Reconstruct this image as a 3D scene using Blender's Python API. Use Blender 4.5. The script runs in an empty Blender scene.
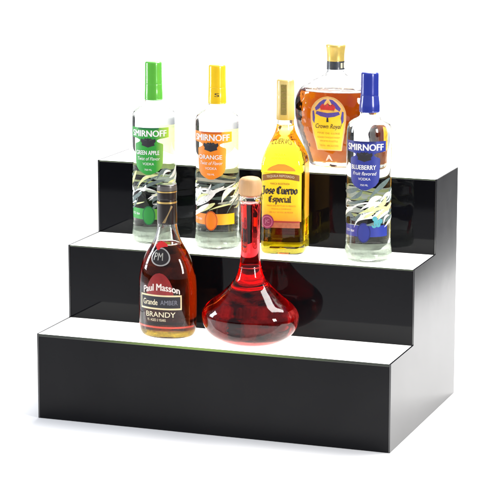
import bpy, bmesh, math, random
from mathutils import Vector, Matrix
R = math.radians
random.seed(4)
scene = bpy.context.scene
col = scene.collection

# ------------------------------------------------------------------ camera
CAM_LOC = (1.54977, -3.23520, 0.99560)
YAW, PITCH, F_PX = -0.34817, 0.19638, 2215.565
fwd = Vector((math.sin(YAW)*math.cos(PITCH), math.cos(YAW)*math.cos(PITCH), -math.sin(PITCH)))
rgt = Vector((math.cos(YAW), -math.sin(YAW), 0))
upv = rgt.cross(fwd)
cam_data = bpy.data.cameras.new('camera')
cam = bpy.data.objects.new('camera', cam_data)
col.objects.link(cam)
m3 = Matrix((rgt, upv, -fwd)).transposed()
cam.matrix_world = Matrix.Translation(CAM_LOC) @ m3.to_4x4()
cam_data.sensor_width = 36.0
cam_data.lens = 36.0 * F_PX / 500.0
cam_data.clip_start = 0.05
cam_data.clip_end = 200.0
scene.camera = cam

# ------------------------------------------------------------------ world, lamps, exposure
world = bpy.data.worlds.new('World')
scene.world = world
world.use_nodes = True
wb = world.node_tree.nodes['Background']
wb.inputs['Color'].default_value = (0.80, 0.86, 1.0, 1)
wb.inputs['Strength'].default_value = 0.42

def area(name, loc, target, sx, sy, power, color):
    l = bpy.data.lights.new(name, 'AREA')
    l.shape = 'RECTANGLE'; l.size = sx; l.size_y = sy
    l.energy = power; l.color = color
    o = bpy.data.objects.new(name, l); col.objects.link(o)
    o.location = loc
    o.rotation_euler = (Vector(target) - Vector(loc)).to_track_quat('-Z', 'Y').to_euler()
    return o
area('overhead_softbox', (0.85, 1.1, 2.3), (0.5, 0.4, 0.0), 2.4, 1.3, 165, (1.0, 0.985, 0.96))
area('left_softbox', (-1.35, -0.15, 0.72), (0.3, 0.1, 0.2), 0.4, 0.85, 22, (0.9, 0.94, 1.0))
area('right_softbox', (1.72, -0.6, 0.75), (0.3, 0.1, 0.2), 0.26, 0.6, 19, (1.0, 0.97, 0.93))

scene.view_settings.view_transform = 'Standard'
scene.view_settings.look = 'None'
scene.view_settings.exposure = 0.0
scene.view_settings.gamma = 1.0
cy = scene.cycles
cy.max_bounces = 24; cy.transmission_bounces = 20; cy.glossy_bounces = 8
cy.diffuse_bounces = 4; cy.transparent_max_bounces = 32; cy.volume_bounces = 0
cy.caustics_refractive = True; cy.caustics_reflective = False
cy.blur_glossy = 0.3; cy.sample_clamp_indirect = 6.0
cy.use_denoising = True

# ------------------------------------------------------------------ materials
def mat(name):
    m = bpy.data.materials.new(name); m.use_nodes = True
    return m, m.node_tree.nodes, m.node_tree.links, m.node_tree.nodes['Principled BSDF']

def paint(name, c, rough=0.45, metallic=0.0, coat=0.0, var=0.08, scale=60.0, spec=0.5, bump=0.0, bscale=200.0):
    m, n, l, b = mat(name)
    tc = n.new('ShaderNodeTexCoord')
    nz = n.new('ShaderNodeTexNoise'); nz.inputs['Scale'].default_value = scale; nz.inputs['Detail'].default_value = 4
    mx = n.new('ShaderNodeMix'); mx.data_type = 'RGBA'
    mx.inputs[6].default_value = tuple(x*(1-var) for x in c) + (1,)
    mx.inputs[7].default_value = tuple(min(1, x*(1+var)) for x in c) + (1,)
    l.new(tc.outputs['Object'], nz.inputs['Vector'])
    l.new(nz.outputs['Fac'], mx.inputs[0])
    l.new(mx.outputs[2], b.inputs['Base Color'])
    b.inputs['Roughness'].default_value = rough
    b.inputs['Metallic'].default_value = metallic
    b.inputs['Coat Weight'].default_value = coat
    b.inputs['Coat Roughness'].default_value = 0.1
    b.inputs['Specular IOR Level'].default_value = spec
    if bump > 0:
        n2 = n.new('ShaderNodeTexNoise'); n2.inputs['Scale'].default_value = bscale
        bp = n.new('ShaderNodeBump'); bp.inputs['Strength'].default_value = bump; bp.inputs['Distance'].default_value = 0.001
        l.new(tc.outputs['Object'], n2.inputs['Vector']); l.new(n2.outputs['Fac'], bp.inputs['Height'])
        l.new(bp.outputs['Normal'], b.inputs['Normal'])
    return m

def ramp_paint(name, stops, z0, z1, rough=0.45, coat=0.2, axis='Z'):
    """printed colour that changes over the height of the label (object coordinates)"""
    m, n, l, b = mat(name)
    tc = n.new('ShaderNodeTexCoord'); sp = n.new('ShaderNodeSeparateXYZ')
    mr = n.new('ShaderNodeMapRange'); mr.inputs['From Min'].default_value = z0; mr.inputs['From Max'].default_value = z1
    rp = n.new('ShaderNodeValToRGB')
    e = rp.color_ramp.elements
    while len(e) < len(stops): e.new(0.5)
    for k, (p, c) in enumerate(stops):
        e[k].position = p; e[k].color = c + (1,)
    l.new(tc.outputs['Object'], sp.inputs[0]); l.new(sp.outputs[axis], mr.inputs['Value'])
    l.new(mr.outputs[0], rp.inputs[0])
    nz = n.new('ShaderNodeTexNoise'); nz.inputs['Scale'].default_value = 90; nz.inputs['Detail'].default_value = 5
    mx = n.new('ShaderNodeMix'); mx.data_type = 'RGBA'; mx.blend_type = 'MULTIPLY'
    mr2 = n.new('ShaderNodeMapRange'); mr2.inputs['To Min'].default_value = 0.88; mr2.inputs['To Max'].default_value = 1.1
    l.new(tc.outputs['Object'], nz.inputs['Vector']); l.new(nz.outputs['Fac'], mr2.inputs['Value'])
    mx.inputs[0].default_value = 1.0
    l.new(rp.outputs[0], mx.inputs[6]); l.new(mr2.outputs[0], mx.inputs[7])
    l.new(mx.outputs[2], b.inputs['Base Color'])
    b.inputs['Roughness'].default_value = rough; b.inputs['Coat Weight'].default_value = coat
    n2 = n.new('ShaderNodeTexNoise'); n2.inputs['Scale'].default_value = 55; n2.inputs['Detail'].default_value = 3
    bp = n.new('ShaderNodeBump'); bp.inputs['Strength'].default_value = 0.25; bp.inputs['Distance'].default_value = 0.001
    l.new(tc.outputs['Object'], n2.inputs['Vector']); l.new(n2.outputs['Fac'], bp.inputs['Height']); l.new(bp.outputs['Normal'], b.inputs['Normal'])
    return m

def glass(name, tint=(0.965, 0.99, 0.955), ior=1.46, bump=0.25, bscale=22.0):
    m, n, l, b = mat(name)
    b.inputs['Base Color'].default_value = tint + (1,)
    b.inputs['Roughness'].default_value = 0.0
    b.inputs['IOR'].default_value = ior
    b.inputs['Transmission Weight'].default_value = 1.0
    tc = n.new('ShaderNodeTexCoord')
    nz = n.new('ShaderNodeTexNoise'); nz.inputs['Scale'].default_value = bscale; nz.inputs['Detail'].default_value = 1
    bp = n.new('ShaderNodeBump'); bp.inputs['Strength'].default_value = bump; bp.inputs['Distance'].default_value = 0.002
    l.new(tc.outputs['Object'], nz.inputs['Vector']); l.new(nz.outputs['Fac'], bp.inputs['Height'])
    l.new(bp.outputs['Normal'], b.inputs['Normal'])
    return m

def liquid(name, color, density):
    m = bpy.data.materials.new(name); m.use_nodes = True
    n = m.node_tree.nodes; l = m.node_tree.links
    n.remove(n['Principled BSDF'])
    v = n.new('ShaderNodeVolumeAbsorption')
    v.inputs['Color'].default_value = color + (1,); v.inputs['Density'].default_value = density
    l.new(v.outputs[0], n['Material Output'].inputs['Volume'])
    return m

def acrylic(name, rough, c=(0.006, 0.006, 0.0075), spec=0.3):
    m, n, l, b = mat(name)
    tc = n.new('ShaderNodeTexCoord')
    nz = n.new('ShaderNodeTexNoise'); nz.inputs['Scale'].default_value = 9; nz.inputs['Detail'].default_value = 8; nz.inputs['Roughness'].default_value = 0.7
    mr = n.new('ShaderNodeMapRange'); mr.inputs['To Min'].default_value = rough*0.7; mr.inputs['To Max'].default_value = rough*1.35
    l.new(tc.outputs['Object'], nz.inputs['Vector']); l.new(nz.outputs['Fac'], mr.inputs['Value'])
    l.new(mr.outputs[0], b.inputs['Roughness'])
    b.inputs['Base Color'].default_value = c + (1,)
    n3 = n.new('ShaderNodeTexNoise'); n3.inputs['Scale'].default_value = 5; n3.inputs['Detail'].default_value = 6; n3.inputs['Distortion'].default_value = 0.6
    m3 = n.new('ShaderNodeMapRange'); m3.inputs['From Min'].default_value = 0.3; m3.inputs['From Max'].default_value = 0.7
    m3.inputs['To Min'].default_value = spec*0.88; m3.inputs['To Max'].default_value = spec*1.12
    l.new(tc.outputs['Object'], n3.inputs['Vector']); l.new(n3.outputs['Fac'], m3.inputs['Value']); l.new(m3.outputs[0], b.inputs['Specular IOR Level'])
    n2 = n.new('ShaderNodeTexNoise'); n2.inputs['Scale'].default_value = 4
    bp = n.new('ShaderNodeBump'); bp.inputs['Strength'].default_value = 0.02; bp.inputs['Distance'].default_value = 0.01
    l.new(tc.outputs['Object'], n2.inputs['Vector']); l.new(n2.outputs['Fac'], bp.inputs['Height'])
    l.new(bp.outputs['Normal'], b.inputs['Normal'])
    return m

def lit_panel(name, color, strength, base=(0.8, 0.8, 0.78)):
    m, n, l, b = mat(name)
    tc = n.new('ShaderNodeTexCoord'); nz = n.new('ShaderNodeTexNoise'); nz.inputs['Scale'].default_value = 6
    mr = n.new('ShaderNodeMapRange'); mr.inputs['To Min'].default_value = strength*0.9; mr.inputs['To Max'].default_value = strength*1.1
    l.new(tc.outputs['Object'], nz.inputs['Vector']); l.new(nz.outputs['Fac'], mr.inputs['Value'])
    b.inputs['Base Color'].default_value = base + (1,)
    b.inputs['Roughness'].default_value = 0.25
    b.inputs['Emission Color'].default_value = color + (1,)
    l.new(mr.outputs[0], b.inputs['Emission Strength'])
    return m

M = {}
M['paper'] = paint('white_paper', (0.86, 0.86, 0.86), 0.85, var=0.01, scale=3, spec=0.2)
M['floor'] = paint('dark_floor', (0.035, 0.036, 0.038), 0.8, var=0.15, scale=2, spec=0.2)
M['riser'] = acrylic('gloss_black_acrylic', 0.045, (0.004, 0.004, 0.0052), 0.14)
M['side'] = acrylic('satin_black_acrylic', 0.17, spec=0.9)
M['lit'] = lit_panel('lit_white_acrylic', (1.0, 1.0, 0.95), 1.7)
M['lit_edge'] = lit_panel('acrylic_edge', (0.5, 0.7, 0.25), 0.06, (0.02, 0.03, 0.015))
M['glow_edge'] = lit_panel('glowing_acrylic_edge', (0.5, 0.78, 0.12), 1.0, (0.01, 0.016, 0.008))
def lamp_behind(m, x0, half):
    """edge is brightest in front of the lamp inside the step"""
    n = m.node_tree.nodes; l = m.node_tree.links
    sp = n.new('ShaderNodeSeparateXYZ'); sb = n.new('ShaderNodeMath'); sb.operation = 'SUBTRACT'; sb.inputs[1].default_value = x0
    ab = n.new('ShaderNodeMath'); ab.operation = 'ABSOLUTE'
    mr = n.new('ShaderNodeMapRange'); mr.interpolation_type = 'SMOOTHSTEP'
    mr.inputs['From Min'].default_value = 0.0; mr.inputs['From Max'].default_value = half
    mr.inputs['To Min'].default_value = 0.5; mr.inputs['To Max'].default_value = 0.0
    l.new(n['Texture Coordinate'].outputs['Object'], sp.inputs[0]); l.new(sp.outputs['X'], sb.inputs[0]); l.new(sb.outputs[0], ab.inputs[0])
    l.new(ab.outputs[0], mr.inputs['Value']); l.new(mr.outputs[0], n['Principled BSDF'].inputs['Emission Strength'])
lamp_behind(M['glow_edge'], 0.30, 0.24)
M['wood'] = paint('pale_wood', (0.6, 0.34, 0.15), 0.55, var=0.3, scale=45, bump=0.3, bscale=90)
def grain(m):
    n = m.node_tree.nodes; l = m.node_tree.links
    tc = n['Texture Coordinate']; mp = n.new('ShaderNodeMapping'); mp.inputs['Scale'].default_value = (2.2, 2.2, 0.3)
    l.new(tc.outputs['Object'], mp.inputs['Vector'])
    for k in [x for x in n if x.type == 'TEX_NOISE']: l.new(mp.outputs[0], k.inputs['Vector'])
grain(M['wood'])
M['glass'] = glass('clear_glass')
M['glass_plain'] = glass('bottle_glass', (0.98, 0.99, 0.965), bump=0.12)
def stipple(name, c, lo=0.45, hi=0.95):
    m, n, l, b = mat(name)
    n.remove(b)
    tc = n.new('ShaderNodeTexCoord'); nz = n.new('ShaderNodeTexNoise'); nz.inputs['Scale'].default_value = 70; nz.inputs['Detail'].default_value = 3
    mr = n.new('ShaderNodeMapRange'); mr.inputs['From Min'].default_value = 0.3; mr.inputs['From Max'].default_value = 0.7
    mr.inputs['To Min'].default_value = lo; mr.inputs['To Max'].default_value = hi
    tr = n.new('ShaderNodeBsdfTransparent'); tl = n.new('ShaderNodeBsdfTranslucent'); df = n.new('ShaderNodeBsdfDiffuse')
    tl.inputs['Color'].default_value = c + (1,); df.inputs['Color'].default_value = c + (1,)
    m1 = n.new('ShaderNodeMixShader'); m2 = n.new('ShaderNodeMixShader'); m1.inputs[0].default_value = 0.4
    l.new(tc.outputs['Object'], nz.inputs['Vector']); l.new(nz.outputs['Fac'], mr.inputs['Value'])
    l.new(tl.outputs[0], m1.inputs[1]); l.new(df.outputs[0], m1.inputs[2])
    l.new(mr.outputs[0], m2.inputs[0]); l.new(tr.outputs[0], m2.inputs[1]); l.new(m1.outputs[0], m2.inputs[2])
    l.new(m2.outputs[0], n['Material Output'].inputs['Surface'])
    return m
M['cut_glass'] = glass('patterned_glass', (0.98, 0.985, 0.96), bump=0.5, bscale=38)
def facets(m):
    n = m.node_tree.nodes; l = m.node_tree.links
    bp = n['Bump']; vo = n.new('ShaderNodeTexVoronoi'); vo.inputs['Scale'].default_value = 75
    ad = n.new('ShaderNodeMath'); ad.operation = 'ADD'
    l.new(n['Texture Coordinate'].outputs['Object'], vo.inputs['Vector'])
    l.new(n['Noise Texture'].outputs['Fac'], ad.inputs[0]); l.new(vo.outputs['Distance'], ad.inputs[1]); l.new(ad.outputs[0], bp.inputs['Height'])
facets(M['cut_glass'])
M['white_ink'] = paint('white_ink', (0.85, 0.85, 0.83), 0.5, var=0.03)
M['black_ink'] = paint('black_ink', (0.015, 0.014, 0.02), 0.5, var=0.1)
M['gold'] = paint('gold_foil', (0.85, 0.58, 0.2), 0.3, 0.9, var=0.15, scale=150)
M['base_green'] = stipple('stippled_glass', (0.88, 0.97, 0.86), 0.4, 0.95)  # pale green for the added cups that brighten the vodka bases
M['cream_ink'] = paint('cream_ink', (0.82, 0.72, 0.5), 0.5, var=0.08)

# ------------------------------------------------------------------ mesh helpers
def link_mesh(name, verts, faces, material, parent=None, smooth=True, mats=None, midx=None):
    me = bpy.data.meshes.new(name)
    me.from_pydata([tuple(v) for v in verts], [], faces)
    for mm in (mats or [material]): me.materials.append(mm)
    if midx:
        for p, k in zip(me.polygons, midx): p.material_index = k
    if smooth:
        me.polygons.foreach_set('use_smooth', [True]*len(me.polygons))
    me.update()
    o = bpy.data.objects.new(name, me); col.objects.link(o)
    if parent: o.parent = parent
    return o

def bevel_bm(bm, w, seg=2):
    bmesh.ops.bevel(bm, geom=bm.edges[:], offset=w, segments=seg, profile=0.5, affect='EDGES')

def from_bm(name, bm, material, parent=None):
    bmesh.ops.recalc_face_normals(bm, faces=bm.faces[:])
    me = bpy.data.meshes.new(name); bm.to_mesh(me); bm.free()
    me.materials.append(material)
    o = bpy.data.objects.new(name, me); col.objects.link(o)
    if parent: o.parent = parent
    return o

def box_obj(name, lo, hi, material, parent=None, bev=0.0):
    bm = bmesh.new()
    bmesh.ops.create_cube(bm, size=1.0)
    for v in bm.verts:
        v.co = Vector([(lo[i]+hi[i])/2 + v.co[i]*(hi[i]-lo[i]) for i in range(3)])
    if bev: bevel_bm(bm, bev)
    return from_bm(name, bm, material, parent)

def thing(name, label, cat, loc=(0, 0, 0), rotz=0.0, group=None):
    o = bpy.data.objects.new(name, None); col.objects.link(o)
    o.empty_display_size = 0.05
    o.location = loc; o.rotation_euler = (0, 0, rotz)
    o['label'] = label; o['category'] = cat
    if group: o['group'] = group
    return o

def spline(pts, sub=7):
    """Catmull-Rom through (z, r) points; a repeated point makes a corner"""
    out = []
    segs = []; cur = [pts[0]]
    for p in pts[1:]:
        if p == cur[-1]:
            segs.append(cur); cur = [p]
        else: cur.append(p)
    segs.append(cur)
    for s in segs:
        for i in range(len(s)-1):
            p0 = s[i-1] if i > 0 else tuple(2*a-b for a, b in zip(s[i], s[i+1]))
            p1, p2 = s[i], s[i+1]
            p3 = s[i+2] if i+2 < len(s) else tuple(2*a-b for a, b in zip(s[i+1], s[i]))
            for k in range(sub):
                t = k/sub
                out.append(tuple(0.5*((2*b) + (-a+c)*t + (2*a-5*b+4*c-d)*t*t + (-a+3*b-3*c+d)*t**3)
                                 for a, b, c, d in zip(p0, p1, p2, p3)))
        out.append(s[-1])
    return out

class Body:
    """surface of a bottle: half-width r(z), depth ratio k(z), section exponent n(z); front is -Y"""
    def __init__(self, prof, k=lambda z: 1.0, n=lambda z: 2.0, seg=112):
        self.rows = spline(prof); self.k = k; self.n = n; self.seg = seg
    def r(self, z):
        rows = self.rows
        if z <= rows[0][0]: return rows[0][1]
        for (z0, r0), (z1, r1) in zip(rows, rows[1:]):
            if z0 <= z <= z1:
                return r0 if z1 - z0 < 1e-9 else r0 + (r1-r0)*(z-z0)/(z1-z0)
        return rows[-1][1]
    def sec(self, t, r, z, grow=0.0):
        k, n = self.k(z), self.n(z)
        s, c = math.sin(t), math.cos(t)
        f = lambda v: math.copysign(abs(v)**(2/n), v)
        return Vector((r*f(s) , -r*k*f(c), z)) + Vector((grow*s, -grow*c, 0))
    def angle_table(self, z):
        if not hasattr(self, '_tab'): self._tab = {}
        key = round(z, 3)
        if key in self._tab: return self._tab[key]
        N = 1440; r = self.r(z); tab = [0.0]; prev = self.sec(0, r, z)
        for i in range(1, N+1):
            p = self.sec(math.pi*i/N, r, z); tab.append(tab[-1] + (p-prev).length); prev = p
        self._tab[key] = tab
        return tab
    def t_of(self, u, zref):
        tab = self.angle_table(zref); a = abs(u)
        if a >= tab[-1]: t = math.pi + (a - tab[-1])/max(self.r(zref), 1e-6)
        else:
            lo, hi = 0, len(tab)-1
            while hi-lo > 1:
                md = (lo+hi)//2
                if tab[md] <= a: lo = md
                else: hi = md
            r = self.r(zref); ta = math.pi*lo/(len(tab)-1); tb = math.pi*hi/(len(tab)-1); p0 = self.sec(ta, r, zref); t0 = ta
            for _ in range(22):
                tm = (ta+tb)/2
                if tab[lo] + (self.sec(tm, r, zref)-p0).length <= a: ta = tm
                else: tb = tm
            t = (ta+tb)/2
        return math.copysign(t, u)
    def at(self, u, z, off, zref):
        return self.sec(self.t_of(u, zref), self.r(z), z, off)
    def ring(self, r, z):
        return [self.sec(2*math.pi*i/self.seg, r, z) for i in range(self.seg)]
    def solid(self, name, rows, material, parent, cavity=None):
        """closed solid through rows (z, r); r may start and end at 0; cavity rows become an inner void"""
        verts = []; faces = []
        def shell(rows, flip):
            base = len(verts); S = self.seg; rings = []
            for z, r in rows:
                if r < 1e-6:
                    rings.append([len(verts)]); verts.append(Vector((0, 0, z)))
                else:
                    rings.append(list(range(len(verts), len(verts)+S))); verts.extend(self.ring(r, z))
            for a, b in zip(rings, rings[1:]):
                for i in range(S):
                    j = (i+1) % S
                    if len(a) == 1 and len(b) == 1: continue
                    if len(a) == 1: f = (a[0], b[j], b[i])
                    elif len(b) == 1: f = (a[i], a[j], b[0])
                    else: f = (a[i], a[j], b[j], b[i])
                    faces.append(tuple(reversed(f)) if flip else f)
        shell(rows, False)
        if cavity: shell(cavity, True)
        return link_mesh(name, verts, faces, material, parent)
    def glass_rows(self, punt=0.005, top_r=0.0):
        rows = self.rows; z0, r0 = rows[0]
        low = [(punt, 0.0), (punt*0.9, r0*0.2), (punt*0.55, r0*0.36), (0.0004, r0*0.5), (-0.0004, r0*0.55), (-0.0004, r0*0.93)]
        zt, rt = rows[-1]
        return low + rows + [(zt, rt*0.6), (zt, 0.0)]
    def inner_rows(self, z_lo, z_hi, wall, n=60, round_lo=0.0, round_hi=0.0):
        out = [(z_lo, 0.0)]
        for i in range(n+1):
            z = z_lo + (z_hi-z_lo)*i/n
            w = wall(z) if callable(wall) else wall
            r = max(0.0005, self.r(z)-w)
            if round_lo and z - z_lo < round_lo:
                q = 1-(z-z_lo)/round_lo; r = max(0.0005, r - round_lo*(1-math.sqrt(max(0, 1-q*q))))
            if i == 0: out.append((z, r*0.5))
            out.append((z, r))
        out += [(z_hi, out[-1][1]*0.5), (z_hi, 0.0)]
        return out
    def cup(self, rows, material, parent, name='stippled_base'):  # translucent cup added inside the base so it catches light and glows
        verts = []; faces = []; S = self.seg
        for z, q in rows: verts.extend(self.ring(self.r(max(z, 0.004))*q, z))
        for a in range(len(rows)-1):
            for i in range(S):
                j = (i+1) % S
                faces.append((a*S+i, a*S+j, (a+1)*S+j, (a+1)*S+i))
        return link_mesh(name, verts, faces, material, parent)
    # ---- flat shapes and writing wrapped on the surface
    def patch(self, name, z0, z1, span, material, parent, off=0.0003, nz=24, nu=24, zref=None, arc=0.0):
        """span(v in 0..1) -> (u_left, u_right); arc drops z by arc*u^2"""
        zref = zref or (z0+z1)/2
        verts = []; faces = []
        for i in range(nz+1):
            v = i/nz; z = z0 + (z1-z0)*v; ul, ur = span(v)
            for j in range(nu+1):
                u = ul + (ur-ul)*j/nu
                verts.append(self.at(u, z - arc*u*u, off, zref))
        W = nu+1
        for i in range(nz):
            for j in range(nu):
                faces.append((i*W+j, i*W+j+1, (i+1)*W+j+1, (i+1)*W+j))
        return link_mesh(name, verts, faces, material, parent)
    def oval(self, name, uc, zc, hu, hz, material, parent, off=0.0004, zref=None, inner=0.0):
        verts = []; faces = []; S = 48; K = 5
        for k in range(K+1):
            q = inner + (1-inner)*k/K
            for i in range(S):
                a = 2*math.pi*i/S
                verts.append(self.at(uc+hu*q*math.cos(a), zc+hz*q*math.sin(a), off, zref or zc))
        for k in range(K):
            for i in range(S):
                j = (i+1) % S
                faces.append((k*S+i, (k+1)*S+i, (k+1)*S+j, k*S+j))
        return link_mesh(name, verts, faces, material, parent)
    def text(self, s, uc, zc, w, h, material, parent, off=0.0006, zref=None, arc=0.0, bold=0.0, shear=0.0, name='lettering'):
        V, F0 = flat_text(s, shear)
        verts = []; F = []
        for k, (du, dz) in enumerate(((0, 0), (1, 0), (-1, 0), (0, 0.7)) if bold else ((0, 0),)):
            base = len(verts)
            for x, y in V:
                u = uc + (x-0.5)*w + du*bold*h*0.9; z = zc + (y-0.5)*h + dz*bold*h*0.9
                verts.append(self.at(u, z - arc*(u-uc)**2, off + 0.00003*k, zref or zc))
            F += [tuple(base+i for i in f) for f in F0]
        return link_mesh(name, verts, F, material, parent, smooth=False)
    def nib_text(self, s, uc, z0, w, xh, material, parent, off=0.0006, zref=None):
        total = sum(NIB[c][0] for c in s); sx = w/total
        nx, ny = 0.115, 0.085       # half of the pen edge
        verts = []; faces = []; x0 = 0.0; q = 0
        for ch in s:
            adv, strokes = NIB[ch]
            for st in strokes:
                for (ax, ay), (bx, by) in zip(st, st[1:]):
                    dx, dy = bx-ax, by-ay; ln = math.hypot(dx, dy) or 1; ex, ey = dx/ln*0.03, dy/ln*0.03
                    ax2, ay2, bx2, by2 = ax-ex, ay-ey, bx+ex, by+ey
                    px, py = -dy/ln*0.035, dx/ln*0.035
                    sg = 1 if (nx*px + ny*py) >= 0 else -1
                    px, py = nx*sg+px, ny*sg+py
                    base = len(verts); q += 1
                    for X, Y in ((ax2-px, ay2-py), (bx2-px, by2-py), (bx2+px, by2+py), (ax2+px, ay2+py)):
                        verts.append(self.at(uc - w/2 + (x0+X)*sx, z0 + Y*xh, off + 0.000003*q, zref or z0))
                    faces.append((base, base+1, base+2, base+3))
            x0 += adv
        return link_mesh('lettering', verts, faces, material, parent, smooth=False)
    def polys(self, name, shapes, material, parent, off=0.0004, zref=None, step=0.0):
        """list of closed outlines [(u, z)...] each filled and wrapped"""
        verts = []; faces = []
        for q, sh in enumerate(shapes):
            c = (sum(p[0] for p in sh)/len(sh), sum(p[1] for p in sh)/len(sh))
            b = len(verts); o = off + step*q
            zr = zref or c[1]
            verts.append(self.at(c[0], c[1], o, zr))
            for k in (0.5, 1.0):
                verts.extend(self.at(c[0]+(p[0]-c[0])*k, c[1]+(p[1]-c[1])*k, o, zr) for p in sh)
            S = len(sh)
            for i in range(S):
                j = (i+1) % S
                faces.append((b, b+1+i, b+1+j)); faces.append((b+1+i, b+1+S+i, b+1+S+j, b+1+j))
        return link_mesh(name, verts, faces, material, parent)

NIB = {  # broad-pen letters: strokes of points, x-height 1; and the advance width
 'J': (0.85, [[(0.15, 1.45), (0.75, 1.45)], [(0.5, 1.5), (0.5, 0.1), (0.3, -0.2), (0.0, -0.1)]]),
 'o': (0.75, [[(0.12, 0.85), (0.12, 0.18), (0.35, 0.0)], [(0.12, 0.82), (0.36, 1.0), (0.6, 0.8), (0.6, 0.2), (0.35, 0.0)]]),
 's': (0.65, [[(0.55, 0.85), (0.34, 1.0), (0.12, 0.78), (0.14, 0.6), (0.52, 0.42), (0.52, 0.18), (0.3, 0.0), (0.06, 0.12)]]),
 'e': (0.66, [[(0.12, 0.44), (0.58, 0.5), (0.54, 0.84), (0.34, 1.0), (0.12, 0.82), (0.12, 0.2), (0.32, 0.0), (0.56, 0.16)]]),
 'C': (1.05, [[(0.95, 1.3), (0.6, 1.5), (0.2, 1.2), (0.14, 0.4), (0.5, 0.0), (0.95, 0.22)], [(0.5, 1.3), (0.5, 0.2)], [(0.9, 1.45), (0.9, 1.1)]]),
 'u': (0.78, [[(0.02, 0.9), (0.16, 1.0), (0.16, 0.16), (0.34, 0.0), (0.56, 0.18)], [(0.48, 0.9), (0.6, 1.0), (0.6, 0.1), (0.74, 0.02)]]),
 'r': (0.6, [[(0.04, 0.9), (0.18, 1.0), (0.18, 0.08), (0.3, 0.0)], [(0.18, 0.75), (0.4, 1.0), (0.56, 0.85)]]),
 'v': (0.76, [[(0.04, 1.05), (0.16, 0.9), (0.16, 0.15), (0.36, 0.0), (0.6, 0.25), (0.6, 0.85), (0.4, 1.0)]]),
 'E': (0.95, [[(0.85, 1.3), (0.55, 1.5), (0.2, 1.25), (0.18, 0.3), (0.5, 0.0), (0.85, 0.2)], [(0.2, 0.8), (0.7, 0.85)], [(0.48, 1.3), (0.48, 0.3)]]),
 'p': (0.78, [[(0.04, 1.0), (0.18, 0.95), (0.18, -0.5)], [(0.18, 0.8), (0.4, 1.0), (0.62, 0.8), (0.62, 0.2), (0.4, 0.0), (0.2, 0.12)]]),
 'c': (0.62, [[(0.56, 0.85), (0.36, 1.0), (0.12, 0.8), (0.12, 0.2), (0.34, 0.0), (0.56, 0.16)]]),
 'i': (0.42, [[(0.06, 0.9), (0.2, 1.0), (0.2, 0.1), (0.34, 0.0)], [(0.18, 1.32), (0.24, 1.38)]]),
 'a': (0.76, [[(0.14, 0.88), (0.38, 1.0), (0.58, 0.82), (0.58, 0.12), (0.72, 0.0)], [(0.56, 0.5), (0.14, 0.36), (0.14, 0.14), (0.32, 0.0), (0.56, 0.16)]]),
 'l': (0.42, [[(0.06, 1.4), (0.2, 1.5), (0.2, 0.12), (0.34, 0.0)]]),
 ' ': (0.4, [])}
_tc = {}
def flat_text(s, shear):
    key = (s, shear)
    if key in _tc: return _tc[key]
    cu = bpy.data.curves.new('writing', 'FONT'); cu.body = s; cu.resolution_u = 4
    cu.shear = shear; cu.fill_mode = 'FRONT'
    ob = bpy.data.objects.new('writing', cu); col.objects.link(ob)
    bpy.context.view_layer.update()
    me = bpy.data.meshes.new_from_object(ob)
    V = [(v.co.x, v.co.y) for v in me.vertices]; F = [tuple(p.vertices) for p in me.polygons]
    bpy.data.objects.remove(ob); bpy.data.curves.remove(cu); bpy.data.meshes.remove(me)
    x0, x1 = min(v[0] for v in V), max(v[0] for v in V); y0, y1 = min(v[1] for v in V), max(v[1] for v in V)
    V = [((x-x0)/(x1-x0), (y-y0)/(y1-y0)) for x, y in V]
    _tc[key] = (V, F)
    return V, F

def lerp_tab(tab):
    def f(v):
        if v <= tab[0][0]: return tab[0][1]
        for (a, x), (b, y) in zip(tab, tab[1:]):
            if a <= v <= b:
                t = (v-a)/(b-a) if b > a else 0
                return x + (y-x)*t
        return tab[-1][1]
    return f

# ------------------------------------------------------------------ setting
W = 0.61
D1, D2, D3 = 0.12929, 0.25733, 0.39377
H1, H2, H3 = 0.14459, 0.27025, 0.39715

def sweep():
    xl, xr = -3.6, 0.9  # right edge cut short so the side panel mirrors the dark sheet beyond
    prof = [(-1.6, 0.0), (1.5, 0.0)]
    for i in range(1, 17):
        a = math.pi/2*i/16
        prof.append((1.5+0.7*math.sin(a), 0.7-0.7*math.cos(a)))
    prof.append((2.2, 2.6))
    verts = []; faces = []
    for y, z in prof: verts += [(xl, y, z), (xr, y, z)]
    for i in range(len(prof)-1): faces.append((2*i, 2*i+1, 2*i+3, 2*i+2))
    o = link_mesh('backdrop', verts, faces, M['paper'])
    o['kind'] = 'structure'
sweep()
g = link_mesh('ground', [(-40, -40, -0.006), (40, -40, -0.006), (40, 40, -0.006), (-40, 40, -0.006)], [(0, 1, 2, 3)], M['floor'])  # unseen dark sheet, added to darken the reflection in the side panel
g['kind'] = 'structure'

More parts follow.
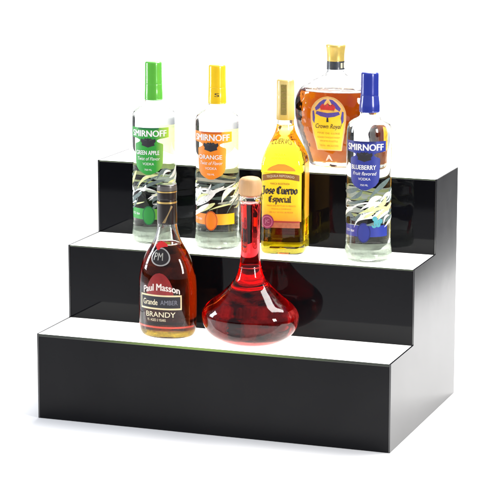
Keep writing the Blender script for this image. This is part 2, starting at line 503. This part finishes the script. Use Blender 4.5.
# ------------------------------------------------------------------ the stand
stand = thing('display_stand', 'three step glossy black acrylic display stand with glowing white step tops', 'display stand', (W/2, D3/2, 0))
def local(o):
    o.matrix_parent_inverse = Matrix.Translation((-W/2, -D3/2, 0)); return o
T = 0.003
def side(x0):
    outline = [(0, 0.0), (D3, 0.0), (D3, H3), (D2, H3), (D2, H2), (D1, H2), (D1, H1), (0, H1)]
    bm = bmesh.new()
    a = [bm.verts.new((x0, y, z)) for y, z in outline]
    b = [bm.verts.new((x0+T, y, z)) for y, z in outline]
    bm.faces.new(a); bm.faces.new(list(reversed(b)))
    for i in range(8):
        j = (i+1) % 8
        bm.faces.new((a[i], b[i], b[j], a[j]))
    bevel_bm(bm, 0.0004, 1)
    return local(from_bm('side_panel', bm, M['side'], stand))
side(0.0); side(W-T)
e = 0.0002
for y, z0, z1 in ((0.0, 0.0, H1), (D1, H1-0.004, H2), (D2, H2-0.004, H3)):
    local(box_obj('riser', (T+e, y+0.0003, z0+0.0002), (W-T-e, y+0.0003+T, z1-(0.0046 if y == 0 else 0.0026)), M['riser'], stand, 0.0003))
local(box_obj('back_panel', (T+e, D3-T, 0.0002), (W-T-e, D3-0.0003, H3-0.0026), M['riser'], stand, 0.0003))
for y0, y1, z in ((0.0, D1, H1), (D1, D2, H2), (D2, D3, H3)):
    bk = y1 - 0.0002 if z < H3 else y1-0.0003
    o = local(box_obj('step_top', (T+e, y0+0.0004, z-(0.0044 if y0 == 0 else 0.0024)), (W-T-e, bk, z-0.0003), M['lit'], stand))
    o.data.materials.append(M['glow_edge'] if y0 == 0 else M['lit_edge'])
    for p in o.data.polygons:
        if abs(p.normal.z) < 0.5: p.material_index = 1
Z1, Z2, Z3 = H1-0.0001, H2-0.0001, H3-0.0001

# ------------------------------------------------------------------ vodka bottles
VODKA = Body([(0.0, 0.0335), (0.0015, 0.0365), (0.005, 0.0385), (0.012, 0.0388), (0.022, 0.0376), (0.032, 0.0368), (0.06, 0.0366), (0.12, 0.0368),
              (0.19, 0.0372), (0.209, 0.0371), (0.218, 0.0363), (0.2255, 0.0333), (0.2305, 0.0275), (0.2335, 0.0215), (0.236, 0.0172), (0.239, 0.0156), (0.2445, 0.0152), (0.27, 0.014)])
def leaf(uc, zc, ln, wd, ang, bend):
    pts_l = []; pts_r = []
    N = 9
    for i in range(N+1):
        t = i/N; x = (t-0.5)*ln; y = bend*(1-(2*t-1)**2)
        w = wd*math.sin(math.pi*(0.04+0.92*t))**0.8*(0.55+0.45*t)
        c, s = math.cos(ang), math.sin(ang)
        for lst, q in ((pts_l, w/2), (pts_r, -w/2)):
            X, Y = x, y+q
            lst.append((uc + X*c - Y*s, zc + X*s + Y*c))
    return pts_l, pts_r
def leaves(b, name, specs, mats, parent):
    verts = []; faces = []; midx = []
    for q, sp in enumerate(specs):
        L, Rr = leaf(*sp); base = len(verts); off = 0.0002 + 0.00001*q
        for a, c in zip(L, Rr):
            for k in (0, 0.5, 1):
                verts.append(b.at(a[0]+(c[0]-a[0])*k, a[1]+(c[1]-a[1])*k, off, 0.09))
        for i in range(len(L)-1):
            for k in range(2):
                p = base+i*3+k
                faces.append((p, p+3, p+4, p+1)); midx.append((0, 0, 1, 2, 0, 2)[q % 6])
    return link_mesh(name, verts, faces, None, parent, mats=mats, midx=midx)

def vodka(label, loc, rotz, main, dark, right, cap_c, flavour, mark, seed, strip, flare=0.0):
    rnd = random.Random(seed)
    b = VODKA
    t = thing('vodka_bottle', label, 'bottle', loc, R(rotz), 'clear vodka bottles along the middle step')
    b.solid('glass_body', b.glass_rows(0.006), M['glass'], t)
    b.cup([(0.0075, 0.50), (0.0055, 0.8), (0.0045, 0.9), (0.007, 0.95), (0.014, 0.95), (0.021, 0.94)], M['base_green'], t)  # added insert, makes the clear base look lit from below
    # cap
    capm = paint('cap_plastic', cap_c, 0.2, 0.1, 0.4, var=0.06, scale=80)
    cb = Body([(0.2435, 0.0152+flare), (0.2445, 0.0156+flare), (0.2445, 0.0156+flare), (0.254, 0.0155+flare), (0.262, 0.0151+flare*0.6), (0.27, 0.0149), (0.2702, 0.0145), (0.2715, 0.0145), (0.2717, 0.0148), (0.285, 0.0146), (0.303, 0.0145), (0.3065, 0.0141), (0.308, 0.0128)])
    cap = cb.solid('cap', [(0.2435, 0.0)] + cb.rows + [(0.3083, 0.008), (0.3083, 0.0)], capm, t)
    if mark: cb.text(mark, 0.004, 0.259, 0.008, 0.006, M['black_ink'] if sum(cap_c) > 0.7 else M['white_ink'], cap, off=0.0003)
    # front label: banner, waist and shield in one sheet
    lab_m = ramp_paint('label_print', [(0.0, main), (0.6, main), (1.0, right)], -0.02, 0.034, 0.4, 0.3, 'X')
    z0, z1 = 0.120, 0.200
    hw = lerp_tab([(0.120, 0.004), (0.1235, 0.012), (0.127, 0.0185), (0.133, 0.0235), (0.14, 0.0255), (0.170, 0.0262), (0.1725, 0.0255), (0.174, 0.021), (0.1765, 0.0155), (0.179, 0.0155), (0.1815, 0.022), (0.1825, 0.0372), (0.1995, 0.0372), (0.2, 0.037)])
    lab = b.patch('front_label', z0, z1, lambda v: (-hw(z0+(z1-z0)*v), hw(z0+(z1-z0)*v)), lab_m, t, nz=80)
    dm = paint('label_dark_print', dark, 0.4, 0, 0.2)
    b.patch('banner_edge', 0.1972, 0.1998, lambda v: (-0.0185, 0.0185), dm, lab, 0.0005, nz=2)
    b.text('SMIRNOFF', 0.0, 0.1902, 0.064, 0.0105, M['white_ink'], lab, bold=0.05)
    # double headed crest between banner and shield
    crest = [(-0.0125, 0.1815), (-0.0135, 0.177), (-0.0105, 0.1735), (-0.0115, 0.170), (-0.006, 0.1685), (0, 0.1665), (0.006, 0.1685), (0.0115, 0.170), (0.0105, 0.1735),
             (0.0135, 0.177), (0.0125, 0.1815), (0.008, 0.180), (0.0045, 0.1825), (0.002, 0.181), (0, 0.183), (-0.002, 0.181), (-0.0045, 0.1825), (-0.008, 0.180)]
    b.polys('crest', [crest], M['black_ink'], lab, 0.0006)
    if len(flavour) > 1:
        b.text(flavour[0], -0.002, 0.1575, 0.042, 0.0072, M['white_ink'], lab, bold=0.03)
    b.text(flavour[-1], 0.0, 0.1475, 0.04, 0.0058, M['white_ink'], lab, shear=0.25)
    b.text('VODKA', 0.0, 0.1385, 0.02, 0.0042, M['white_ink'], lab)
    b.text('750 ML', 0.0, 0.1285, 0.013, 0.003, M['white_ink'], lab)
    # lower band with a raised oval seal
    bw = ramp_paint('band_print', [(0.0, main), (0.55, main), (1.0, right)], -0.03, 0.034, 0.4, 0.3, 'X')
    band = b.patch('lower_band', 0.043, 0.0615, lambda v: (-0.043, 0.043), bw, t, nz=6)
    b.oval('seal', 0.0, 0.050, 0.0112, 0.0165, dm, band, 0.0005)
    b.oval('seal_face', 0.0, 0.050, 0.0095, 0.0145, paint('seal_print', tuple(0.75*a+0.25*c for a, c in zip(main, dark)), 0.4, 0, 0.2), band, 0.0007)
    b.text('ESTD 1864', -0.027, 0.052, 0.02, 0.004, M['white_ink'], band)
    # pale leaf print wrapped round the lower glass
    specs = []
    for i in range(66):
        u = rnd.uniform(-0.066, 0.066) if i % 4 else rnd.uniform(0.095, 0.14)
        specs.append((u, rnd.uniform(0.064, 0.124), rnd.uniform(0.016, 0.05), rnd.uniform(0.003, 0.0115), R(rnd.uniform(8, 42)), rnd.uniform(-0.006, 0.008)))
    specs = [q for q in specs if not (abs(q[0]) < 0.026 and q[1] > 0.113)]
    leaves(b, 'leaf_print', specs, [paint('leaf_ink_pale', (0.85, 0.9, 0.76), 0.5, var=0.3, scale=150), paint('leaf_ink_tinted', (0.72, 0.8, 0.35), 0.5, var=0.35, scale=150),
           paint('leaf_ink_slate', (0.12, 0.17, 0.16), 0.5, var=0.5, scale=200)], t)
    # label on the far side of the glass
    if strip: b.patch('back_label', 0.122, 0.197, lambda v: (0.1165, 0.124), stipple('back_print', strip, 0.35, 0.9), t, nz=12, zref=0.16)
    return t

g_lab = 'clear vodka bottle with bright green cap and green label, behind brandy bottle'
o_lab = 'clear vodka bottle with yellow-orange cap and orange label, behind the round red decanter'
b_lab = 'clear vodka bottle with royal blue cap and blue label, right of the tequila'
vodka(g_lab, (0.1241, 0.2152, Z2), 6, (0.02, 0.32, 0.035), (0.005, 0.13, 0.04), (0.42, 0.62, 0.05), (0.12, 0.5, 0.06), ['GREEN APPLE', 'Twist of Flavor'], None, 3, (0.82, 0.88, 0.4))
vodka(o_lab, (0.2426, 0.2061, Z2), 3, (0.85, 0.24, 0.006), (0.55, 0.09, 0.005), (0.92, 0.6, 0.015), (0.95, 0.6, 0.02), ['ORANGE', 'Twist of Flavor'], 'S', 8, (0.86, 0.87, 0.4))
bv = vodka(b_lab, (0.513, 0.1905, Z2), 5, (0.022, 0.035, 0.27), (0.01, 0.016, 0.14), (0.03, 0.05, 0.33), (0.028, 0.045, 0.33), ['BLUEBERRY', 'Fruit flavored'], None, 15, None, 0.0012)
VODKA.polys('berry_mark', [[(0.017+0.0042*math.cos(a*math.pi/6)+dx, 0.062+0.0042*math.sin(a*math.pi/6)+dz) for a in range(12)] for dx, dz in ((0, 0), (0.007, 0.001), (0.0035, 0.006), (0.0105, 0.0065), (0.001, 0.011))],
            paint('berry_ink', (0.08, 0.36, 0.42), 0.4, var=0.3), bv, 0.0006, step=0.00003)

# ------------------------------------------------------------------ tequila
def tequila():
    nn = lerp_tab([(0.0, 5.0), (0.15, 5.0), (0.172, 3.6), (0.19, 2.6), (0.205, 2.0), (0.3, 2.0)])
    b = Body([(0.0, 0.0325), (0.0015, 0.035), (0.006, 0.0372), (0.014, 0.0376), (0.03, 0.037), (0.09, 0.037), (0.143, 0.0373), (0.152, 0.0368), (0.161, 0.0352), (0.172, 0.0312), (0.182, 0.0265),
              (0.19, 0.0224), (0.2, 0.0178), (0.209, 0.0153), (0.216, 0.0144), (0.223, 0.0142), (0.25, 0.0138)], n=nn, seg=128)
    t = thing('tequila_bottle', 'square bottle of golden yellow tequila with yellow label, between two vodka bottles', 'bottle', (0.3625, 0.2079, Z2), R(9))
    zf = 0.212
    b.solid('glass_body', b.glass_rows(0.008), M['glass_plain'], t, cavity=b.inner_rows(zf, 0.247, 0.0025, 12))
    b.solid('liquid', b.inner_rows(0.0105, zf-0.0004, 0.0028, 60, round_lo=0.006), liquid('golden_tequila', (0.992, 0.91, 0.012), 62), t)
    b.cup([(0.0085, 0.6), (0.0045, 0.86), (0.004, 0.92), (0.011, 0.955)], stipple('stippled_yellow_glass', (0.95, 0.88, 0.05)), t)  # added yellow insert for a glowing base rim
    cap_m = ramp_paint('capsule_foil', [(0.0, (0.72, 0.46, 0.07)), (0.3, (0.78, 0.58, 0.18)), (0.75, (0.8, 0.64, 0.26)), (1.0, (0.68, 0.48, 0.14))], 0.222, 0.289, 0.32, 0.4)
    cb = Body([(0.2225, 0.0146), (0.2232, 0.0151), (0.24, 0.0149), (0.262, 0.0147), (0.2625, 0.0144), (0.2635, 0.0144), (0.264, 0.0148), (0.284, 0.0147), (0.287, 0.0143), (0.2885, 0.013)])
    cap = cb.solid('cap', [(0.2225, 0)] + cb.rows + [(0.2887, 0.008), (0.2887, 0)], cap_m, t)
    st = cb.patch('neck_strip', 0.231, 0.281, lambda v: (-0.0055, 0.0045), paint('strip_print', (0.30, 0.22, 0.05), 0.4, 0.2, var=0.4, scale=400), cap, nz=12)
    for z in (0.24, 0.249, 0.258, 0.267, 0.276): cb.patch('strip_mark', z, z+0.002, lambda v: (-0.004, 0.003), M['gold'], st, 0.0005, nz=2, nu=6)
    brown = paint('brown_ink', (0.20, 0.09, 0.02), 0.5, var=0.2)
    b.text('CUERVO', -0.002, 0.1885, 0.031, 0.0085, brown, t, off=0.0009, arc=9.0, zref=0.188, bold=0.03)
    b.text('TEQUILA', -0.003, 0.167, 0.02, 0.004, paint('amber_ink', (0.62, 0.3, 0.02), 0.5), t, off=0.001, zref=0.165)
    b.text('HECHO EN MEXICO', -0.002, 0.1615, 0.027, 0.003, brown, t, off=0.001, zref=0.165)
    # arched upper label
    ul = b.patch('shoulder_label', 0.1405, 0.1525, lambda v: (-0.024*(1-0.75*v**2), 0.024*(1-0.75*v**2)), paint('orange_print', (0.85, 0.36, 0.03), 0.4, 0, 0.3, var=0.15), t, nz=14, zref=0.145)
    # main label
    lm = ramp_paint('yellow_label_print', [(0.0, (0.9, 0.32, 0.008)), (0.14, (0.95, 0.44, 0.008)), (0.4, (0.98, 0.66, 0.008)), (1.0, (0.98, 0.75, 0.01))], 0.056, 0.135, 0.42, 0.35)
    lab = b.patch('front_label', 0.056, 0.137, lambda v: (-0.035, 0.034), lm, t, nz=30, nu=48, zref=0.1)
    b.patch('ribbon', 0.1275, 0.1375, lambda v: (-0.033, 0.030), paint('brown_print', (0.28, 0.12, 0.02), 0.4, 0, 0.3, var=0.3, scale=200), lab, 0.0005, nz=4, nu=40, zref=0.1, arc=4.0)
    b.text('TEQUILA REPOSADO', -0.0015, 0.1325, 0.046, 0.0045, M['cream_ink'], lab, off=0.0008, zref=0.1, arc=4.0)
    b.text('MARCA REGISTRADA', -0.002, 0.1195, 0.032, 0.0032, paint('rust_ink', (0.45, 0.12, 0.02), 0.5), lab, zref=0.1)
    b.nib_text('Jose Cuervo', -0.003, 0.1025, 0.060, 0.0082, M['black_ink'], lab, zref=0.1)
    b.nib_text('Especial', -0.0025, 0.0885, 0.038, 0.0070, paint('dark_brown_ink', (0.05, 0.03, 0.01), 0.5), lab, zref=0.1)
    rust = paint('rust_print', (0.6, 0.24, 0.02), 0.5, var=0.2)
    for z, w, s in ((0.0825, 0.048, 'MADE AND BOTTLED IN MEXICO'), (0.077, 0.034, 'TEQUILA COMPANY'), (0.0715, 0.04, '40% ALC. BY VOL. 80 PROOF')):
        b.text(s, 0.0, z, w, 0.0026, rust, lab, zref=0.1)
    rb = b.patch('lower_ribbon', 0.0455, 0.0565, lambda v: (-0.035, 0.031), paint('red_brown_print', (0.42, 0.12, 0.05), 0.4, 0, 0.3, var=0.35, scale=250), t, off=0.0005, nz=5, nu=40, zref=0.1)
    b.patch('ribbon_line', 0.0545, 0.057, lambda v: (-0.035, 0.031), paint('deep_red_print', (0.35, 0.03, 0.02), 0.4), rb, off=0.0007, nz=2, nu=40, zref=0.1)
    sl = b.oval('seal', -0.0235, 0.0555, 0.0112, 0.0118, paint('maroon_wax', (0.26, 0.02, 0.07), 0.35, 0, 0.3, var=0.3, scale=300, bump=0.5), t, 0.0009, zref=0.1)
    b.oval('seal_ring', -0.0235, 0.0555, 0.009, 0.0095, paint('pink_ink', (0.5, 0.12, 0.2), 0.4), sl, 0.0011, zref=0.1, inner=0.85)
    b.text('JC', -0.0235, 0.0555, 0.008, 0.007, paint('pink_letter', (0.55, 0.18, 0.25), 0.4), sl, off=0.0012, zref=0.1, bold=0.02)
    # side label wraps round the right-hand face
    b.patch('side_label', 0.058, 0.152, lambda v: (0.045, 0.096), ramp_paint('side_print', [(0.0, (0.85, 0.4, 0.02)), (1.0, (0.85, 0.36, 0.02))], 0.058, 0.15, 0.45, 0.2), t, nz=24, nu=32, zref=0.1)
tequila()

# ------------------------------------------------------------------ whisky
def whisky():
    kk = lerp_tab([(0.0, 0.62), (0.12, 0.6), (0.14, 0.66), (0.152, 0.85), (0.16, 1.0), (0.3, 1.0)])
    s = 1.035
    P = [(0.0, 0.0385), (0.0015, 0.0415), (0.005, 0.0445), (0.014, 0.0482), (0.04, 0.0560), (0.059, 0.0632), (0.075, 0.0672), (0.091, 0.0692), (0.108, 0.0690), (0.121, 0.0658), (0.1335, 0.0580), (0.1425, 0.0455), (0.1495, 0.0320),
         (0.155, 0.0220), (0.1595, 0.0165), (0.164, 0.0150), (0.172, 0.0144), (0.184, 0.0142)]
    b = Body([(z, r*(s if z < 0.15 else 1.0)) for z, r in P], k=kk, seg=128)
    t = thing('whisky_bottle', 'wide amber whisky bottle with gold cap and arched label, alone on the top step', 'bottle', (0.4057, 0.3440, Z3), R(0))
    zf = 0.1285
    b.solid('glass_body', b.glass_rows(0.006), M['cut_glass'], t, cavity=b.inner_rows(zf, 0.182, 0.0028, 40))
    b.solid('liquid', b.inner_rows(0.0085, zf-0.0004, 0.003, 60, round_lo=0.005), liquid('amber_whisky', (0.82, 0.58, 0.055), 104), t)
    cb = Body([(0.1795, 0.0143), (0.1802, 0.0149), (0.1885, 0.0150), (0.197, 0.0158), (0.2035, 0.0168), (0.2065, 0.0166), (0.2078, 0.0152)])
    cap = cb.solid('cap', [(0.1795, 0)] + cb.rows + [(0.208, 0.009), (0.2082, 0)], paint('gold_plastic', (0.80, 0.58, 0.14), 0.33, 0.35, 0.4, var=0.15, scale=120), t)
    nb = Body([(0.1650, 0.0152), (0.168, 0.0148), (0.179, 0.0147)])
    nl = nb.patch('neck_label', 0.1655, 0.179, lambda v: (-0.0445, 0.0445), paint('neck_print', (0.05, 0.06, 0.075), 0.4, 0.2, 0.3, var=0.4, scale=250), t, 0.0004, nz=6, nu=64)
    for u in (-0.024, 0.013, 0.02): nb.patch('neck_mark', 0.168, 0.177, lambda v, u=u: (u, u+0.004), M['cream_ink'], nl, 0.0007, nz=4, nu=4)
    # arched label with a gilt border
    zb, zt = 0.030, 0.1235
    def arch(half, zlo, zhi):
        rise = half*1.05
        def sp(v):
            z = zlo + (zhi-zlo)*v; d = z-(zhi-rise)
            h = half*(0.9+0.1*min(1, (z-zlo)/0.05)) if d < 0 else half*math.sqrt(max(0.0, 1-(d/rise)**2))
            return (-h, h)
        return sp
    bor = b.patch('front_label', zb, zt, arch(0.0315, zb, zt), paint('gilt_border', (0.78, 0.45, 0.16), 0.4, 0.3, 0.3, var=0.15), t, 0.0003, nz=60, nu=24, zref=0.08)
    b.patch('label_face', zb+0.002, zt-0.003, arch(0.0285, zb+0.002, zt-0.003), ramp_paint('yellow_print', [(0.0, (0.9, 0.5, 0.01)), (0.2, (0.95, 0.66, 0.015)), (0.62, (0.95, 0.66, 0.02)), (0.75, (0.9, 0.5, 0.12)), (1.0, (0.9, 0.55, 0.25))], zb, zt, 0.42, 0.3), bor, 0.0005, nz=60, nu=24, zref=0.08)
    purple = paint('purple_ink', (0.09, 0.06, 0.33), 0.45, var=0.25, scale=200)
    sw = []
    for sgn in (-1, 1):
        sw.append([(sgn*0.002, 0.1185), (sgn*0.008, 0.118), (sgn*0.015, 0.1125), (sgn*0.0225, 0.1035), (sgn*0.0205, 0.0985), (sgn*0.0145, 0.1025), (sgn*0.0075, 0.1095)])
        sw.append([(sgn*0.0245, 0.099), (sgn*0.0272, 0.0975), (sgn*0.0275, 0.082), (sgn*0.0245, 0.0765), (sgn*0.0225, 0.087)])
    b.polys('drapes', sw, purple, bor, 0.0008, zref=0.08)
    red = paint('crown_red', (0.55, 0.03, 0.03), 0.45, var=0.25, scale=200)
    b.polys('crown', [[(-0.011, 0.0985), (-0.0135, 0.106), (-0.009, 0.111), (-0.004, 0.1085), (0, 0.1125), (0.004, 0.1085), (0.009, 0.111), (0.0135, 0.106), (0.011, 0.0985)]], red, bor, 0.0009, zref=0.08)
    b.polys('crown_trim', [[(-0.0115, 0.0985), (-0.0115, 0.1005), (0.0115, 0.1005), (0.0115, 0.0985)], [(-0.0012, 0.112), (-0.0012, 0.1155), (0.0012, 0.1155), (0.0012, 0.112)]], M['gold'], bor, 0.0011, zref=0.08)
    b.polys('cushion', [[(-0.019, 0.098), (-0.021, 0.0935), (-0.012, 0.0895), (0, 0.0875), (0.012, 0.0895), (0.021, 0.0935), (0.019, 0.098), (0.009, 0.0965), (0, 0.0955), (-0.009, 0.0965)]], purple, bor, 0.001, zref=0.08)
    b.polys('tassel', [[(-0.0012, 0.0875), (-0.002, 0.080), (0.002, 0.080), (0.0012, 0.0875)]], M['black_ink'], bor, 0.001, zref=0.08)
    ink = paint('brown_black_ink', (0.06, 0.03, 0.02), 0.5)
    b.text('Crown Royal', 0.001, 0.0715, 0.047, 0.0105, ink, bor, off=0.0009, zref=0.08, shear=0.35, bold=0.004)
    ochre = paint('ochre_ink', (0.55, 0.28, 0.02), 0.5)
    for z, w, sx in ((0.0605, 0.042, 'FINE DE LUXE'), (0.053, 0.045, 'BLENDED CANADIAN WHISKY'), (0.0465, 0.036, 'IMPORTED IN BOTTLE'), (0.0385, 0.04, '750 ML   40% ALC/VOL')):
        b.text(sx, 0.001, z, w, 0.003, ochre, bor, off=0.0009, zref=0.08)
    b.polys('embossed_mark', [[(-0.007, 0.012), (-0.0015, 0.0225), (0.0005, 0.0225), (0.006, 0.012), (0.004, 0.012), (-0.0005, 0.0195), (-0.005, 0.012)]], paint('pale_ink', (0.75, 0.5, 0.4), 0.5), t, 0.0004, zref=0.02)
whisky()

# ------------------------------------------------------------------ brandy
def brandy():
    kk = lerp_tab([(0.0, 0.76), (0.12, 0.76), (0.145, 0.86), (0.16, 1.0), (0.3, 1.0)])
    s = 1.02
    P = [(0.0, 0.0375), (0.0015, 0.0410), (0.005, 0.0442), (0.012, 0.0466), (0.026, 0.0478), (0.058, 0.0483), (0.085, 0.0480), (0.1, 0.0468), (0.112, 0.0448), (0.122, 0.0420), (0.132, 0.0378), (0.14, 0.0336), (0.148, 0.0286),
         (0.157, 0.0238), (0.168, 0.0196), (0.18, 0.0168), (0.192, 0.0155), (0.21, 0.0148)]
    b = Body([(z, r*(s if z < 0.15 else 1)) for z, r in P], k=kk, seg=128)
    t = thing('brandy_bottle', 'dark red brown brandy bottle with black gold-ringed cap, beside the round decanter', 'bottle', (0.207, 0.0673, Z1))
    zf = 0.1535
    b.solid('glass_body', b.glass_rows(0.007), M['glass_plain'], t, cavity=b.inner_rows(zf, 0.206, 0.0028, 30))
    b.solid('liquid', b.inner_rows(0.0095, zf-0.0004, 0.003, 60, round_lo=0.006), liquid('dark_brandy', (0.80, 0.42, 0.03), 68), t)
    b.cup([(0.0085, 0.5), (0.0045, 0.84), (0.004, 0.92), (0.008, 0.955), (0.0135, 0.955)], stipple('stippled_amber_glass', (0.95, 0.72, 0.05), 0.0, 1.0), t)  # added amber insert, stands in for the glow at the foot
    b.patch('back_label', 0.018, 0.124, lambda v: (0.095, 0.172), stipple('tan_back_print', (0.42, 0.28, 0.2), 0.05, 0.7), t, nz=12, nu=30, zref=0.06)  # unseen back label, added so the brandy reads red-brown from behind
    cm = paint('black_capsule', (0.014, 0.009, 0.008), 0.3, 0.1, 0.5, var=0.3, scale=90)
    cb = Body([(0.1885, 0.0158), (0.1892, 0.0163), (0.215, 0.0161), (0.226, 0.0159), (0.2262, 0.0155), (0.2285, 0.0155), (0.2288, 0.0160), (0.246, 0.0160), (0.2505, 0.0157), (0.252, 0.0145)])
    cap = cb.solid('cap', [(0.1885, 0)] + cb.rows + [(0.2523, 0.009), (0.2523, 0)], cm, t)
    for z0, z1 in ((0.2395, 0.2415), (0.2215, 0.2245)):
        cb.patch('gold_ring', z0, z1, lambda v: (-0.0505, 0.0505), M['gold'], cap, 0.0003, nz=2, nu=80)
    cb.patch('cap_sheen_band', 0.2425, 0.2505, lambda v: (-0.05, 0.05), paint('grey_foil', (0.16, 0.15, 0.14), 0.3, 0.5, var=0.3), cap, 0.0003, nz=4, nu=80)  # grey foil band round the top of the cap
    cb.polys('diagonal_strip', [[(-0.002, 0.19), (0.003, 0.19), (0.016, 0.217), (0.013, 0.219)]], paint('dull_gold_print', (0.32, 0.22, 0.1), 0.4, 0.3), cap, 0.0004)
    # wax seal and hanging medallion ring
    wax = paint('red_wax', (0.62, 0.02, 0.02), 0.25, 0, 0.5, var=0.15, bump=0.4, bscale=120)
    b.polys('wax_seal', [[(-0.0065, 0.1475), (-0.011, 0.153), (-0.008, 0.1585), (-0.002, 0.1615), (0.005, 0.1605), (0.0105, 0.157), (0.011, 0.153), (0.005, 0.1525), (-0.001, 0.151), (-0.0035, 0.147)]], wax, t, 0.0012, zref=0.15)
    md = b.oval('medallion', 0.0, 0.1365, 0.0165, 0.0148, paint('pewter', (0.55, 0.53, 0.5), 0.3, 0.6, var=0.25, scale=150, bump=0.5), t, 0.0010, zref=0.135, inner=0.86)
    b.oval('medallion_face', 0.0, 0.1365, 0.0142, 0.0127, paint('black_enamel', (0.02, 0.015, 0.015), 0.25, 0, 0.5), md, 0.0008, zref=0.135)
    b.text('PM', -0.003, 0.137, 0.015, 0.012, paint('silver_ink', (0.5, 0.48, 0.42), 0.35, 0.4), md, off=0.0012, zref=0.135, bold=0.01)
    # red half-oval painted in as a reflected glow, name, boxed line
    ra = b.patch('red_label', 0.072, 0.1105, lambda v: (-0.024*math.sqrt(max(0, 1-v**2)), 0.024*math.sqrt(max(0, 1-v**2))), paint('red_print', (0.26, 0.008, 0.008), 0.4, 0, 0.3, var=0.4, scale=120), t, 0.0003, nz=30, zref=0.085)
    b.text('Paul Masson', 0.002, 0.0875, 0.064, 0.0112, paint('pinkish_white_ink', (0.85, 0.72, 0.66), 0.5), ra, off=0.0007, zref=0.08, arc=6.0, bold=0.04)
    lab = b.patch('front_label', 0.0500, 0.0745, lambda v: (-0.0375, 0.0375), paint('pale_gold_print', (0.75, 0.62, 0.36), 0.4, 0.3, 0.3, var=0.2), t, 0.0005, nz=8, nu=40, zref=0.06)
    b.patch('label_face', 0.0528, 0.0717, lambda v: (-0.0352, 0.0352), M['black_ink'], lab, 0.0007, nz=8, nu=40, zref=0.06)
    b.text('Grande', -0.0165, 0.0622, 0.028, 0.0095, M['cream_ink'], lab, off=0.0010, zref=0.06, bold=0.02)
    b.text('AMBER', 0.0165, 0.0622, 0.028, 0.0075, paint('grey_ink', (0.2, 0.2, 0.24), 0.5), lab, off=0.0010, zref=0.06, bold=0.01)
    b.text('BRANDY', 0.001, 0.0418, 0.052, 0.0085, M['cream_ink'], t, off=0.0005, zref=0.05, bold=0.01)
    b.text('VS  AGED 3 YEARS', -0.006, 0.0325, 0.034, 0.0042, M['cream_ink'], t, off=0.0005, zref=0.05)
    b.patch('red_line', 0.0185, 0.0215, lambda v: (-0.058, 0.062), paint('red_line_print', (0.6, 0.05, 0.02), 0.35, 0, 0.3, var=0.2), t, 0.0003, nz=2, nu=60, zref=0.03)
brandy()

# ------------------------------------------------------------------ decanter
def decanter():
    kk = lerp_tab([(0.0, 0.83), (0.07, 0.83), (0.1, 0.92), (0.125, 1.0), (0.3, 1.0)])
    s = 1.02
    P = [(0.0, 0.0380), (0.0015, 0.0435), (0.006, 0.0540), (0.015, 0.0672), (0.027, 0.0758), (0.04, 0.0788), (0.050, 0.0778), (0.0575, 0.0735), (0.065, 0.0665), (0.0765, 0.0520), (0.087, 0.0405), (0.0965, 0.0315), (0.109, 0.0228), (0.122, 0.0185),
         (0.135, 0.0164), (0.155, 0.0157), (0.195, 0.0160), (0.220, 0.0170), (0.2325, 0.0178), (0.2340, 0.0192), (0.237, 0.0197), (0.2405, 0.0190), (0.2415, 0.0175)]
    b = Body([(z, r*(s if z < 0.1 else 1)) for z, r in P], k=kk, seg=144)
    t = thing('decanter', 'round wide-based glass decanter of red liquor with wooden ball stopper', 'decanter', (0.3519, 0.0665, Z1))
    wall = lerp_tab([(0.0, 0.006), (0.05, 0.005), (0.09, 0.0050), (0.13, 0.0038), (0.24, 0.0036)])
    zf = 0.229
    b.solid('glass_body', b.glass_rows(0.007), M['glass_plain'], t, cavity=b.inner_rows(zf, 0.2395, wall, 20))
    b.solid('liquid', b.inner_rows(0.0105, zf-0.0004, wall, 80, round_lo=0.012), liquid('red_liquor', (0.982, 0.03, 0.10), 165), t)
    b.cup([(0.016, 0.2), (0.0125, 0.55), (0.0115, 0.75), (0.013, 0.85)], stipple('stippled_red_glass', (0.9, 0.25, 0.2), 0.3, 1.0), t)  # added red insert, gives the liquor a glowing ellipse low down
    b.patch('stippled_back', 0.010, 0.056, lambda v: (0.10, 0.36), stipple('stippled_red_back', (0.92, 0.36, 0.32), -0.15, 0.95), t, off=-0.0075, nz=20, nu=60, zref=0.04)  # patch added inside the back wall so the liquor seems to glow red
    sb = Body([(0.2400, 0.0125), (0.2420, 0.0150), (0.2440, 0.0172), (0.2500, 0.0187), (0.2580, 0.0189), (0.2640, 0.0183), (0.2685, 0.0165), (0.2710, 0.0135)])
    sb.solid('stopper', [(0.2400, 0)] + sb.rows + [(0.2722, 0.009), (0.2728, 0.004), (0.273, 0)], M['wood'], t)
    sb2 = b.patch('neck_ring', 0.1245, 0.1262, lambda v: (-0.0575, 0.0575), paint('red_thread', (0.5, 0.02, 0.02), 0.35), t, 0.0003, nz=2, nu=80)
decanter()
